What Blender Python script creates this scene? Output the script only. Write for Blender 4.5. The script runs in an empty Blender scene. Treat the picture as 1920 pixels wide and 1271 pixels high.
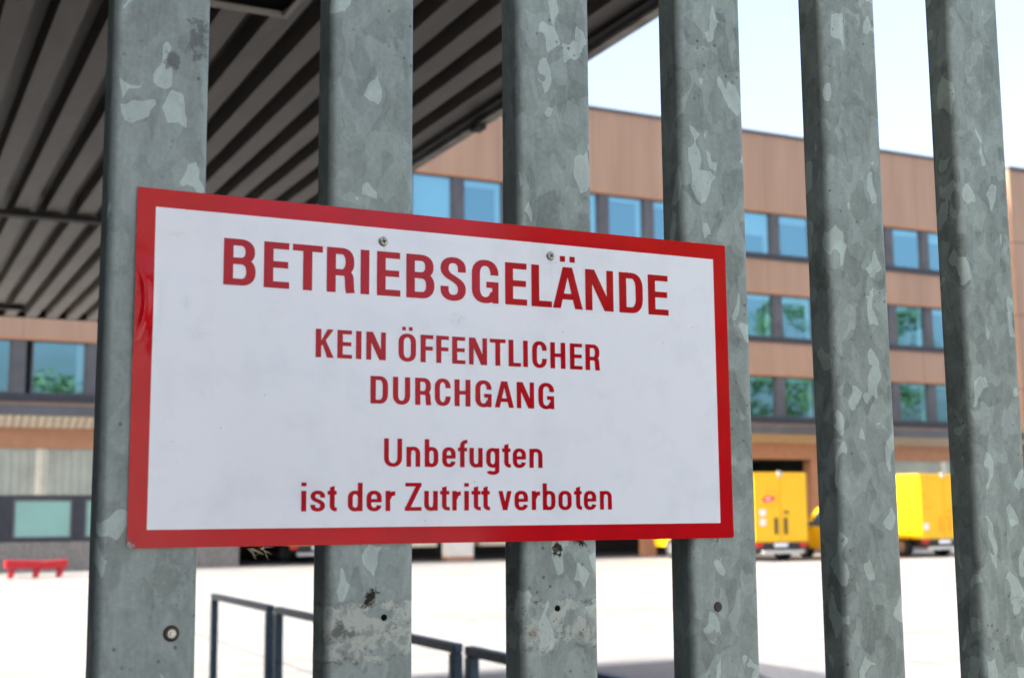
import bpy, bmesh, math, random
from mathutils import Vector, Matrix
from mathutils.geometry import delaunay_2d_cdt
random.seed(7)
R = math.radians
S = bpy.context.scene
COL = S.collection

# ------------------------------------------------------------------ camera
cam_d = bpy.data.cameras.new("camera"); cam = bpy.data.objects.new("camera", cam_d); COL.objects.link(cam)
S.camera = cam
YAW, PIT, ROL = .4596, .1337, -.0082
CAM = Vector((-.1627, -.9181, 1.6))
_fw = Vector((math.sin(YAW)*math.cos(PIT), math.cos(YAW)*math.cos(PIT), math.sin(PIT)))
_r = Vector((math.cos(YAW), -math.sin(YAW), 0)); _u = _r.cross(_fw)
_r2 = _r*math.cos(ROL)+_u*math.sin(ROL); _u2 = -_r*math.sin(ROL)+_u*math.cos(ROL)
M3 = Matrix((_r2, _u2, -_fw)).transposed()
cam.matrix_world = Matrix.Translation(CAM) @ M3.to_4x4()
cam_d.sensor_width = 36; cam_d.lens = 46.08; cam_d.clip_end = 2000; cam_d.clip_start = .01
cam_d.dof.use_dof = True; cam_d.dof.focus_distance = 1.2; cam_d.dof.aperture_fstop = 10.0

# ------------------------------------------------------------------ light
SUN_EL, SUN_DX, SUN_DY = 36, -1.0, .085          # towards the sun: from the left, a touch behind the facade
sun_dir = Vector((SUN_DX, SUN_DY, 0)).normalized()*math.cos(R(SUN_EL)) + Vector((0, 0, math.sin(R(SUN_EL))))
W = bpy.data.worlds.new("World"); S.world = W; W.use_nodes = True
nt = W.node_tree; bg = nt.nodes["Background"]
sky = nt.nodes.new("ShaderNodeTexSky"); sky.sky_type = 'NISHITA'; sky.sun_disc = False
sky.sun_elevation = R(SUN_EL); sky.sun_rotation = math.atan2(SUN_DX, SUN_DY)
sky.air_density = 1.0; sky.dust_density = 6.0; sky.ozone_density = 1.0
hsv = nt.nodes.new("ShaderNodeHueSaturation"); hsv.inputs["Saturation"].default_value = .78; hsv.inputs["Value"].default_value = 1.32
nt.links.new(sky.outputs[0], hsv.inputs["Color"]); nt.links.new(hsv.outputs[0], bg.inputs[0]); bg.inputs[1].default_value = .15
sd = bpy.data.lights.new("sun", 'SUN'); sd.energy = 5.0; sd.angle = R(.5); sd.color = (1, .95, .87)
so = bpy.data.objects.new("sun", sd); COL.objects.link(so); so.location = (-20, 5, 30)
so.rotation_euler = sun_dir.to_track_quat('Z', 'Y').to_euler()
S.view_settings.view_transform = 'Standard'; S.view_settings.look = 'None'
S.view_settings.gamma = 1; S.view_settings.exposure = 1.42
S.cycles.max_bounces = 8; S.cycles.diffuse_bounces = 4

# ------------------------------------------------------------------ node helpers
class NT:
    def __init__(s, name):
        s.m = bpy.data.materials.new(name); s.m.use_nodes = True; s.t = s.m.node_tree
        s.b = s.t.nodes["Principled BSDF"]; s.out = s.t.nodes["Material Output"]
    def n(s, typ, **kw):
        x = s.t.nodes.new("ShaderNode"+typ)
        for k, v in kw.items(): setattr(x, k, v)
        return x
    def l(s, a, b): s.t.links.new(a, b)
    def put(s, sock, v):
        if hasattr(v, 'is_linked') or hasattr(v, 'links'): s.l(v, sock)
        elif isinstance(v, (tuple, list)) and len(v) == 3 and sock.type == 'RGBA': sock.default_value = (*v, 1)
        else: sock.default_value = v
    def math(s, op, a, b=None, c=None):
        x = s.n("Math", operation=op)
        for i, v in enumerate((a, b, c)):
            if v is not None: s.put(x.inputs[i], v)
        return x.outputs[0]
    def mix(s, f, a, b):
        x = s.n("Mix", data_type='RGBA')
        s.put(x.inputs[0], f); s.put(x.inputs[6], a); s.put(x.inputs[7], b)
        return x.outputs[2]
    def vmath(s, op, a, b):
        x = s.n("VectorMath", operation=op); s.put(x.inputs[0], a); s.put(x.inputs[1], b); return x.outputs[0]
    def noise(s, vec, scale, detail=3, rough=.55):
        x = s.n("TexNoise"); s.put(x.inputs["Vector"], vec); x.inputs["Scale"].default_value = scale
        x.inputs["Detail"].default_value = detail; x.inputs["Roughness"].default_value = rough; return x
    def vor(s, vec, scale, rnd=1.0, feature='F1'):
        x = s.n("TexVoronoi", feature=feature); s.put(x.inputs["Vector"], vec)
        x.inputs["Scale"].default_value = scale; x.inputs["Randomness"].default_value = rnd; return x
    def ramp(s, f, lo, hi, a=0.0, b=1.0):
        x = s.n("MapRange"); s.put(x.inputs[0], f)
        for i, v in zip((1, 2, 3, 4), (lo, hi, a, b)): x.inputs[i].default_value = v
        return x.outputs[0]
    def pos(s): return s.n("NewGeometry").outputs["Position"]
    def obj(s): return s.n("TexCoord").outputs["Object"]
    def bump(s, h, dist=.001, strength=1.0):
        x = s.n("Bump"); s.l(h, x.inputs["Height"]); x.inputs["Distance"].default_value = dist
        x.inputs["Strength"].default_value = strength; s.l(x.outputs[0], s.b.inputs["Normal"]); return x
    def set(s, color=None, rough=None, metal=None, spec=None):
        if color is not None: s.put(s.b.inputs["Base Color"], color)
        if rough is not None: s.put(s.b.inputs["Roughness"], rough)
        if metal is not None: s.put(s.b.inputs["Metallic"], metal)
        if spec is not None: s.put(s.b.inputs["Specular IOR Level"], spec)
        return s.m

def plain(name, color, rough=.6, metal=0.0, var=.15, scale=3.0, spec=.5):
    """a painted or cast surface with a little uneven wear"""
    k = NT(name); n = k.noise(k.pos(), scale, 5, .6)
    c = k.mix(k.ramp(n.outputs[0], .3, .7), tuple(x*(1-var) for x in color), tuple(min(1, x*(1+var)) for x in color))
    return k.set(c, rough, metal, spec)

# ---- galvanised steel with spangles
def galvanised():
    k = NT("galvanised_steel"); P = k.pos()
    sc = k.vmath('MULTIPLY', P, (1.0, 1.0, .62))
    d1 = k.noise(sc, 42, 1.5, .5).outputs["Color"]
    d1 = k.vmath('SUBTRACT', d1, (.5, .5, .5)); d1 = k.vmath('MULTIPLY', d1, (.030, .030, .030))
    PW = k.vmath('ADD', sc, d1)
    PW2 = k.vmath('ADD', PW, (3.1, .7, 1.3))
    v1 = k.vor(PW, 62); v2 = k.vor(PW2, 105); v3 = k.vor(k.vmath('ADD', PW, (7.7, 2.2, 5.1)), 78)
    def ch(v, i):
        s_ = k.n("SeparateColor"); k.l(v.outputs["Color"], s_.inputs[0]); return s_.outputs[i]
    broad = k.noise(P, 9, 5, .65).outputs[0]
    fine = k.noise(P, 260, 4, .7).outputs[0]
    cell = k.ramp(ch(v1, 0), 0, 1, -.038, .044)
    cell2 = k.ramp(ch(v2, 1), 0, 1, -.024, .028)
    sep = k.n("SeparateXYZ"); k.l(P, sep.inputs[0])
    density = k.ramp(sep.outputs[0], .0, .75, .948, .875)
    bright = k.math('GREATER_THAN', ch(v3, 2), density)
    clump = k.ramp(k.noise(P, 14, 2).outputs[0], .36, .46)
    tot = k.math('ADD', cell, cell2)
    # the first bar is more smeared, the spangles there hardly show
    tot = k.math('MULTIPLY', tot, k.ramp(sep.outputs[0], .02, .45, .65, 1.25))
    tot = k.math('ADD', tot, k.math('MULTIPLY', bright, .165))
    tot = k.math('ADD', tot, k.ramp(broad, .3, .7, -.03, .03))
    scr = k.noise(k.vmath('MULTIPLY', P, (1, 1, .05)), 620, 3, .7).outputs[0]
    tot = k.math('ADD', tot, k.ramp(scr, .3, .75, -.016, .02))
    smear = k.noise(k.vmath('MULTIPLY', P, (1, 1, .45)), 95, 6, .75).outputs[0]
    tot = k.math('ADD', tot, k.ramp(smear, .3, .7, -.042, .042))
    tot = k.math('ADD', tot, k.ramp(fine, .3, .7, -.028, .028))
    val = k.math('ADD', tot, .255)
    hue = k.mix(k.ramp(sep.outputs[0], 0, .7), (.84, 1.0, .95), (.84, 1.0, .90))
    hs = k.n("VectorMath", operation='SCALE'); k.l(hue, hs.inputs[0]); k.l(val, hs.inputs["Scale"])
    col = hs.outputs[0]
    # pits and specks of dirt
    pit = k.vor(P, 170, 1.0); pr = k.n("SeparateColor"); k.l(pit.outputs["Color"], pr.inputs[0])
    few = k.math('GREATER_THAN', pr.outputs[0], .80)
    pits = k.math('MULTIPLY', k.ramp(pit.outputs["Distance"], .15, .30, 1, 0), few)
    pits = k.math('MULTIPLY', pits, k.ramp(k.noise(P, 11, 3).outputs[0], .48, .62, 0, .75))
    col = k.mix(pits, col, (.03, .03, .028))
    # marks with a place of their own: centre x, z, half width, half height, strength, threshold, colour
    marks = [(.018, 2.005, .024, .020, .8, .55, (.02, .02, .02)), (.040, 1.945, .022, .045, .55, .56, (.03, .032, .03)),
             (.022, 1.925, .017, .020, .6, .53, (.03, .03, .03)), (.1745, 1.541, .008, .011, .75, .52, (.018, .015, .010)),
             (.160, 1.515, .018, .014, .6, .58, (.03, .03, .026)), (.331, 1.574, .007, .008, .95, .51, (.025, .022, .015)),
             (.350, 1.582, .008, .005, .9, .50, (.025, .022, .015)), (.150, 1.52, .013, .016, .85, .53, (.06, .065, .06)),
             (.308, 1.51, .012, .015, .7, .53, (.14, .10, .07)), (.352, 1.506, .009, .010, .6, .55, (.10, .08, .05)),
             (.028, 1.56, .03, .05, .35, .56, (.08, .085, .08)), (.475, 1.50, .02, .012, .5, .52, (.10, .11, .10))]
    for i, (x, z, hw, hh, st, th, mc) in enumerate(marks):
        q = k.vmath('SUBTRACT', P, (x, 0, z)); q = k.vmath('MULTIPLY', q, (1/hw, 0, 1/hh))
        ln = k.n("VectorMath", operation='LENGTH'); k.l(q, ln.inputs[0])
        fall = k.ramp(ln.outputs["Value"], 0, 1.25, .30, -.34)
        nn = k.noise(k.vmath('ADD', P, (i*1.7, 0, i*.9)), 210 if i in (3, 5, 6) else 150, 6, .75)
        m = k.math('ADD', nn.outputs[0], fall)
        m = k.ramp(m, th+.06, th+.13, 0, st)
        col = k.mix(m, col, mc)
    # pale residue where an older plate was fixed (second and third bar)
    for (x0, x1, z0, z1) in ((.135, .215, 1.497, 1.537), (.292, .372, 1.498, 1.533)):
        wob = k.ramp(k.noise(P, 48, 5, .7).outputs[0], .3, .7, -.005, .005)
        zz = k.math('ADD', sep.outputs[2], wob)
        ins = k.math('MULTIPLY', k.math('MULTIPLY', k.math('GREATER_THAN', zz, z0), k.math('LESS_THAN', zz, z1)),
                     k.math('MULTIPLY', k.math('GREATER_THAN', sep.outputs[0], x0), k.math('LESS_THAN', sep.outputs[0], x1)))
        pat = k.ramp(k.noise(P, 75, 6, .65).outputs[0], .46, .54, 0, .55)
        col = k.mix(k.math('MULTIPLY', ins, pat), col, (.46, .48, .42))
        spk = k.vor(P, 420); sps = k.n("SeparateColor"); k.l(spk.outputs["Color"], sps.inputs[0])
        sm_ = k.math('MULTIPLY', k.ramp(spk.outputs["Distance"], .22, .36, .8, 0), k.math('GREATER_THAN', sps.outputs[0], .70))
        sm_ = k.math('MULTIPLY', k.math('MULTIPLY', sm_, ins), k.ramp(k.noise(P, 60, 3, .6).outputs[0], .47, .56))
        col = k.mix(sm_, col, (.05, .055, .05))
        for ze in (z0, z1):
            dd = k.math('ABSOLUTE', k.math('SUBTRACT', zz, ze))
            ln = k.math('MULTIPLY', k.ramp(dd, .0003, .0022, 1, 0), k.ramp(k.noise(P, 95, 6, .75).outputs[0], .47, .62, 0, .85))
            side = k.math('MULTIPLY', k.math('GREATER_THAN', sep.outputs[0], x0), k.math('LESS_THAN', sep.outputs[0], x1))
            col = k.mix(k.math('MULTIPLY', ln, side), col, (.05, .05, .043))
    r = k.ramp(broad, .3, .7, .42, .58)
    k.bump(k.math('ADD', k.math('MULTIPLY', fine, .5), k.math('MULTIPLY', broad, .8)), .0006, .35)
    return k.set(col, r, .15)

def sign_print():
    k = NT("printed_sheet"); O = k.obj(); sep = k.n("SeparateXYZ"); k.l(O, sep.inputs[0])
    x, z = sep.outputs[0], sep.outputs[2]
    def between(v, a, b): return k.math('MULTIPLY', k.math('GREATER_THAN', v, a), k.math('LESS_THAN', v, b))
    ins = k.math('MULTIPLY', between(x, .0129, .4842), between(z, -.0076, .2166))
    n = k.noise(O, 26, 5, .6).outputs[0]
    white = k.mix(k.ramp(n, .50, .72), (.765, .79, .825), (.71, .735, .775))
    sm = None
    for (cx, cz, w, h, s_, c) in ((.245, .150, .008, .008, .55, (.5, .5, .5)), (.045, .128, .012, .008, .35, (.6, .58, .58)),
                               (.036, .150, .004, .006, .5, (.5, .52, .52)), (.37, .096, .014, .006, .35, (.6, .6, .6)),
                               (.028, .198, .012, .004, .4, (.62, .58, .5)), (.05, .088, .008, .007, .3, (.55, .55, .57))):
        q = k.vmath('MULTIPLY', k.vmath('SUBTRACT', O, (cx, 0, cz)), (1/w, 0, 1/h))
        ln = k.n("VectorMath", operation='LENGTH'); k.l(q, ln.inputs[0])
        m = k.math('MULTIPLY', k.ramp(ln.outputs["Value"], .1, 1.1, s_, 0), k.ramp(k.noise(O, 300, 4, .7).outputs[0], .42, .62))
        white = k.mix(m, white, c)
    sp = k.vor(O, 75); sc = k.n("SeparateColor"); k.l(sp.outputs["Color"], sc.inputs[0])
    spk = k.math('MULTIPLY', k.ramp(sp.outputs["Distance"], .03, .05, .7, 0), k.math('GREATER_THAN', sc.outputs[1], .93))
    white = k.mix(spk, white, (.25, .25, .25))
    for cx in (.1826, .3260):
        q = k.math('ABSOLUTE', k.math('SUBTRACT', x, cx+.0006)); run = k.ramp(q, .0004, .0024, 1, 0)
        run = k.math('MULTIPLY', run, k.math('MULTIPLY', k.ramp(z, .175, .203, 0, .42), k.math('LESS_THAN', z, .204)))
        run = k.math('MULTIPLY', run, k.ramp(k.noise(k.vmath('MULTIPLY', O, (1, 1, .15)), 380, 3).outputs[0], .35, .65))
        white = k.mix(run, white, (.42, .40, .36))
    red = k.mix(k.ramp(n, .4, .7), (.51, .002, .009), (.44, .002, .009))
    # worn red print along the outer edge and at the knocked corner
    q = k.vmath('SUBTRACT', O, (0.001, 0, -.0195)); ln = k.n("VectorMath", operation='LENGTH'); k.l(q, ln.inputs[0])
    chip = k.math('ADD', k.ramp(ln.outputs["Value"], 0, .009, .5, -.4), k.noise(O, 420, 4, .7).outputs[0])
    red = k.mix(k.math('GREATER_THAN', chip, .66), red, (.55, .53, .50))
    dirt = k.math('GREATER_THAN', k.math('ADD', k.ramp(ln.outputs["Value"], .004, .022, .25, -.4), k.noise(O, 260, 5, .7).outputs[0]), .70)
    red = k.mix(k.math('MULTIPLY', dirt, .6), red, (.12, .01, .01))
    wave = k.noise(k.vmath('MULTIPLY', O, (1, 1, .6)), 7, 2, .4).outputs[0]
    k.bump(wave, .002, .4)
    k.b.inputs['Specular IOR Level'].default_value = .32
    return k.set(k.mix(ins, red, white), .09, 0)

def letter_mat():
    k = NT("red_lettering"); n = k.noise(k.obj(), 26, 5).outputs[0]
    wave = k.noise(k.vmath('MULTIPLY', k.obj(), (1, 1, .6)), 7, 2, .4).outputs[0]
    k.bump(wave, .002, .4)
    k.b.inputs['Specular IOR Level'].default_value = .32
    return k.set(k.mix(k.ramp(n, .4, .7), (.42, .002, .012), (.37, .002, .011)), .09, 0)

def cladding(name, seams=False):
    k = NT(name); P = k.pos(); sep = k.n("SeparateXYZ"); k.l(P, sep.inputs[0])
    n = k.noise(k.vmath('MULTIPLY', P, (1.0, 1, .12)), 1.3, 5, .6).outputs[0]
    c = k.mix(k.ramp(n, .3, .7), (.255, .162, .112), (.33, .214, .152))
    fr = k.math('FRACT', k.math('DIVIDE', sep.outputs[0], .30))
    line = k.math('LESS_THAN', fr, .10)
    c = k.mix(k.math('MULTIPLY', line, .30), c, (.24, .13, .09))
    fr2 = k.math('FRACT', k.math('DIVIDE', sep.outputs[0], 4.206))
    c = k.mix(k.math('MULTIPLY', k.math('LESS_THAN', fr2, .008), .6), c, (.15, .08, .06))
    if seams:
        f3 = k.math('FRACT', k.math('DIVIDE', k.math('SUBTRACT', sep.outputs[2], 0.25), 3.45))
        c = k.mix(k.math('MULTIPLY', k.math('LESS_THAN', f3, .02), .8), c, (.10, .06, .05))
    return k.set(c, .55, .0)

def glass():
    k = NT("tinted_glass")
    g = k.n("BsdfGlossy"); g.inputs["Color"].default_value = (.30, .58, .74, 1); g.inputs["Roughness"].default_value = .02
    t = k.n("BsdfTransparent"); t.inputs["Color"].default_value = (.50, .74, .80, 1)
    mx = k.n("MixShader"); mx.inputs[0].default_value = .50
    w = k.noise(k.pos(), .9, 1).outputs[0]
    b = k.n("Bump"); k.l(w, b.inputs["Height"]); b.inputs["Distance"].default_value = .02; b.inputs["Strength"].default_value = .35
    k.l(b.outputs[0], g.inputs["Normal"])
    k.l(t.outputs[0], mx.inputs[1]); k.l(g.outputs[0], mx.inputs[2]); k.l(mx.outputs[0], k.out.inputs[0])
    return k.m

def concrete_ground():
    k = NT("yard_concrete"); P = k.pos(); sep = k.n("SeparateXYZ"); k.l(P, sep.inputs[0])
    n = k.noise(P, .35, 6, .65).outputs[0]; n2 = k.noise(P, 9, 4, .7).outputs[0]
    c = k.mix(k.ramp(n, .3, .7), (.165, .163, .160), (.245, .24, .232))
    c = k.mix(k.ramp(n2, .45, .8, 0, .35), c, (.40, .39, .37))
    # long thin stains and tar joints
    st = k.noise(k.vmath('MULTIPLY', P, (.5, 1.6, 1)), .9, 5, .6).outputs[0]
    c = k.mix(k.ramp(st, .54, .62, 0, .75), c, (.17, .165, .155))
    for ax, stp, off in ((0, 6.0, 1.9), (1, 5.0, 2.3)):
        f = k.math('FRACT', k.math('DIVIDE', k.math('ADD', sep.outputs[ax], off), stp))
        c = k.mix(k.math('MULTIPLY', k.math('LESS_THAN', f, .010), .7), c, (.09, .085, .08))
    return k.set(c, .85, 0)

def patch_mat(): return plain("dark_patch", (.19, .18, .172), .9, 0, .2, 4)

def deck_mat():
    k = NT("trapezoid_deck_paint"); P = k.pos()
    n = k.noise(k.vmath('MULTIPLY', P, (1, .25, 1)), 5, 5, .6).outputs[0]
    g_ = k.noise(k.vmath('MULTIPLY', P, (3, .5, 3)), 4, 6, .7).outputs[0]
    return k.set(k.mix(k.ramp(g_, .55, .72, 0, .5), k.mix(k.ramp(n, .3, .7), (.108, .090, .074), (.175, .148, .124)), (.07, .052, .04)), .55, 0)

def leaf_mat():
    k = NT("leaf_green"); o = k.n("ObjectInfo")
    n = k.noise(k.pos(), .55, 3).outputs[0]
    c = k.mix(k.ramp(n, .3, .7), (.035, .095, .018), (.09, .19, .035))
    k.b.inputs["Transmission Weight"].default_value = 0
    return k.set(c, .5, 0)

MT = dict(
    galv=galvanised(), sign=sign_print(), letter=letter_mat(), clad=cladding("brown_cladding"), clad2=cladding("brown_tower_cladding", True),
    glass=glass(), ground=concrete_ground(), patch=patch_mat(), deck=deck_mat(), leaf=leaf_mat(),
    screw=plain("zinc_screw", (.40, .39, .33), .38, .75, .25, 900), hole=plain("dark_recess", (.006, .006, .006), .9, 0, .1, 3, .05),
    rust=plain("rusty_steel", (.055, .04, .03), .7, .2, .4, 300),
    frame=plain("dark_window_metal", (.035, .038, .048), .45, .3, .2), pier=plain("grey_pier_metal", (.085, .085, .098), .5, .3, .25, 1.2),
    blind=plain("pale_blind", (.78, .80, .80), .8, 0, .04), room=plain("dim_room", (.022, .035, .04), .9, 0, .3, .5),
    cap=plain("roof_cap_metal", (.10, .095, .10), .4, .6, .1), cream=plain("cream_cladding", (.66, .58, .46), .6, 0, .06),
    base=plain("exposed_aggregate", (.20, .185, .17), .9, 0, .35, 14), brown=plain("brown_render", (.36, .175, .095), .7, 0, .12),
    panel=plain("channel_glass", (.34, .36, .31), .3, 0, .18, .9), mull=plain("pale_mullion", (.55, .53, .43), .6, 0, .1),
    teal=plain("teal_glass_backing", (.22, .40, .36), .2, 0, .1, .5),
    dock=plain("dock_shade_dark", (.030, .028, .027), .9, 0, .2), white=plain("white_paint", (.66, .64, .60), .6, 0, .08),
    yellow=plain("yellow_paint", (.78, .44, .008), .32, 0, .04, 2), black=plain("black_plastic", (.018, .018, .02), .5, 0, .2),
    tyre=plain("tyre_rubber", (.02, .02, .02), .85, 0, .2), rim=plain("wheel_steel", (.35, .35, .36), .4, .7, .1),
    redl=plain("red_lens", (.55, .02, .015), .2, 0, .1), redp=plain("red_paint", (.40, .006, .016), .4, 0, .15, 5),
    orange=plain("orange_print", (.85, .30, .01), .4, 0, .05), pink=plain("red_badge_print", (.70, .03, .06), .4, 0, .05),
    plate=plain("white_plate", (.72, .72, .76), .4, 0, .05), silver=plain("silver_bar", (.55, .54, .53), .35, .4, .1),
    rail=plain("blue_grey_paint", (.055, .095, .135), .5, .1, .3, 20), beam=plain("blackened_beam", (.02, .018, .016), .7, 0, .2),
    edge=plain("weathered_lit_edge_board", (.46, .42, .37), .85, 0, .45, 7), roof=plain("roof_felt", (.12, .12, .12), .9),
    ledge=plain("lamp_frame_paint", (.36, .33, .29), .5, 0, .1), bark=plain("bark", (.10, .075, .05), .9, 0, .3, 6),
    straw=plain("dry_straw", (.40, .33, .22), .8, 0, .3, 200), vglass=plain("vehicle_glass", (.03, .07, .12), .08, 0, .1),
)

# ------------------------------------------------------------------ mesh helpers
class MB:
    def __init__(s): s.v = []; s.f = []; s.sm = []
    def add(s, vs, fs, smooth=False):
        o = len(s.v); s.v += [tuple(v) for v in vs]; s.f += [tuple(i+o for i in f) for f in fs]; s.sm += [smooth]*len(fs); return s
    def box(s, x0, x1, y0, y1, z0, z1):
        return s.add([(x0,y0,z0),(x1,y0,z0),(x1,y1,z0),(x0,y1,z0),(x0,y0,z1),(x1,y0,z1),(x1,y1,z1),(x0,y1,z1)],
                     [(0,3,2,1),(4,5,6,7),(0,1,5,4),(1,2,6,5),(2,3,7,6),(3,0,4,7)])
    def prism(s, pts, h, axis='Z', a=0.0, smooth=False):
        """extrude a counter-clockwise 2D outline along an axis from a to a+h"""
        n = len(pts)
        f3 = {'Z': lambda p, t: (p[0], p[1], t), 'Y': lambda p, t: (p[0], t, p[1]), 'X': lambda p, t: (t, p[0], p[1])}[axis]
        vs = [f3(p, a) for p in pts]+[f3(p, a+h) for p in pts]
        s.add(vs, [(i, (i+1) % n, n+(i+1) % n, n+i) for i in range(n)], smooth)
        return s.add(vs, [tuple(range(n))[::-1], tuple(range(n, 2*n))])
    def tube(s, pts, r, seg=8, smooth=True):
        pts = [Vector(p) for p in pts]; rs = r if isinstance(r, (list, tuple)) else [r]*len(pts); rings = []
        for i, p in enumerate(pts):
            d = (pts[min(i+1, len(pts)-1)]-pts[max(i-1, 0)]).normalized()
            a = d.orthogonal().normalized() if abs(d.z) > .9 else d.cross(Vector((0, 0, 1))).normalized(); b = d.cross(a)
            rings.append([p+(a*math.cos(2*math.pi*k/seg)+b*math.sin(2*math.pi*k/seg))*rs[i] for k in range(seg)])
        vs = [v for q in rings for v in q]
        s.add(vs, [(i*seg+k, i*seg+(k+1) % seg, (i+1)*seg+(k+1) % seg, (i+1)*seg+k) for i in range(len(pts)-1) for k in range(seg)], smooth)
        return s.add(vs, [tuple(range(seg))[::-1], tuple(range((len(pts)-1)*seg, len(pts)*seg))])
    def build(s, name, mat, parent=None, loc=(0, 0, 0), bevel=0):
        me = bpy.data.meshes.new(name); L = Vector(loc)
        me.from_pydata([tuple(Vector(v)-L) for v in s.v], [], s.f); me.validate()
        for p, q in zip(me.polygons, s.sm): p.use_smooth = q
        bm = bmesh.new(); bm.from_mesh(me); bmesh.ops.recalc_face_normals(bm, faces=bm.faces); bm.to_mesh(me); bm.free()
        me.materials.append(mat); o = bpy.data.objects.new(name, me); COL.objects.link(o)
        o.location = L
        if parent is not None:
            o.parent = parent; o.location = L-Vector(parent_loc(parent))
        if bevel:
            b = o.modifiers.new("bevel", 'BEVEL'); b.width = bevel; b.segments = 2; b.limit_method = 'ANGLE'
        return o
def parent_loc(p):
    v = Vector(p.location)
    while p.parent: p = p.parent; v += Vector(p.location)
    return v
def tag(o, label=None, cat=None, group=None, kind=None):
    for k, v in (('label', label), ('category', cat), ('group', group), ('kind', kind)):
        if v: o[k] = v
    return o
def empty(name, loc=(0, 0, 0)):
    o = bpy.data.objects.new(name, None); COL.objects.link(o); o.location = loc; o.empty_display_size = .1; return o
def kids(o): return [c for c in bpy.data.objects if c.parent == o]
def copy_tree(o, parent=None):
    c = o.copy(); COL.objects.link(c)
    if parent is not None: c.parent = parent
    for ch in kids(o): copy_tree(ch, c)
    return c

# ------------------------------------------------------------------ setting: ground
g = MB()
NX, NY = 24, 24
g.add([(-150+300*i/NX*1.0, -90+300*j/NY, 0) for j in range(NY+1) for i in range(NX+1)],
      [(j*(NX+1)+i, j*(NX+1)+i+1, (j+1)*(NX+1)+i+1, (j+1)*(NX+1)+i) for j in range(NY) for i in range(NX)])
g.add([(-1500, -1500, -.03), (1500, -1500, -.03), (1500, 1500, -.03), (-1500, 1500, -.03)], [(0, 1, 2, 3)])
tag(g.build('ground', MT['ground']), kind='structure')
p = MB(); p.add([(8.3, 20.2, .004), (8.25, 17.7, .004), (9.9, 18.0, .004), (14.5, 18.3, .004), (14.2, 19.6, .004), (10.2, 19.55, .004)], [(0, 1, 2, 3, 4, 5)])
tag(p.build('dark_ground_patch', MT['patch']), kind='structure')  # flat patch, darker than the concrete around it

p = MB(); p.add([(-1.05, .4, .004), (7.6, .4, .004), (7.6, 9.0, .004), (8.6, 11.5, .004), (-1.05, 11.5, .004)], [(0, 1, 2, 3, 4)])  # dark sheet added: canopy shade put into the colour, less ground bounce
tag(p.build('canopy_shade_sheet', plain("canopy_shade_dark", (.075, .075, .078), .9, 0, .2, 6)), kind='structure')

p = MB(); p.add([(-40, -14, .004), (60, -14, .004), (60, -.5, .004), (-40, -.5, .004)], [(0, 1, 2, 3)])  # pale sheet added out of view to bounce sunlight onto the fence
tag(p.build('bounce_sheet', plain("pale_bounce_sheet", (.50, .49, .47), .9, 0, .12, 5)), kind='structure')

# ------------------------------------------------------------------ office and loading building
F = 43.0; X0, X1, XT = -8.0, 47.6, 53.0; DEP = 9.0
bld = tag(empty('office_building', (20, F, 0)), "brown clad office and loading building with rows of windows beyond the yard", "building")
def bpart(name, mb, mat, **k): return mb.build(name, MT[mat], bld, **k)
m = MB(); m.box(X0, X1, F, F+.3, 14.30, 17.62); m.box(X0, X1, F, F+.3, 10.80, 12.20); m.box(X0, X1, F, F+.3, 7.34, 8.68)
m.box(X0, X1, F, F+.3, 5.13, 5.32)
bpart('cladding_band', m, 'clad')
m = MB(); m.box(X1+.002, XT, F-.35, F+DEP, 0, 17.60); bpart('stair_tower', m, 'clad2')
m = MB(); m.box(X0, X1, F+.302, F+.6, 14.30, 17.6); m.box(X0, X1, F+.9, F+DEP, 3.9, 17.3); m.box(X0, 11.3, F+.5, F+DEP, 0, 3.88); m.box(36.1, X1, F+.5, F+DEP, 0, 3.88)
bpart('core', m, 'room')
m = MB(); m.box(X0-.1, X1-.003, F-.06, F+.7, 17.622, 17.74); m.box(X1, XT+.1, F-.43, F+DEP, 17.602, 17.72); m.box(X0-.1, X1-.2, F+.702, F+DEP, 17.302, 17.5)
bpart('roof', m, 'cap')
m = MB()
for z0, z1 in ((12.202, 12.44), (8.682, 8.90), (5.322, 5.56)): m.box(X0, X1, F-.05, F+.4, z0, z1)
bpart('window_sill', m, 'frame')
m = MB()
for z0 in (14.298, 10.798, 7.338): m.box(X0, X1, F-.02, F+.16, z0-.07, z0-.001)
bpart('window_head', m, 'brown')

PW_, PP = 1.55, 2.103
def window_proto(z0, z1):
    """dark frame with tinted pane and a blind, origin at the lower left corner of the glass"""
    h = z1-z0
    fm = MB(); t = .06; o = .08
    fm.box(-t, PW_+t, .10, .20, -.0, .05); fm.box(-t, PW_+t, .10, .20, h-.05, h); fm.box(-t, 0, .10, .20, .05, h-.05); fm.box(PW_, PW_+t, .10, .20, .05, h-.05)
    # pier beside the opening
    fm.box(PW_+t+.002, PP-t-.002, .04, .22, 0, h)
    fr = fm.build('window', MT['pier'])
    pn = MB(); pn.add([(0, .16, .05), (PW_, .16, .05), (PW_, .16, h-.05), (0, .16, h-.05)], [(0, 1, 2, 3)])
    q = pn.build('pane', MT['glass']); q.parent = fr
    return fr
def add_blind(fr, h, drop, side):
    b = MB(); b.box(.0, PW_, .23, .25, h*(1-drop), h-.02)
    if side > 0: b.box(PW_-side, PW_, .26, .28, .03, h*(1-drop))
    q = b.build('blind', MT['blind']); q.parent = fr
rows = [(12.44, 14.23), (8.90, 10.73), (5.56, 7.27)]
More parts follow.
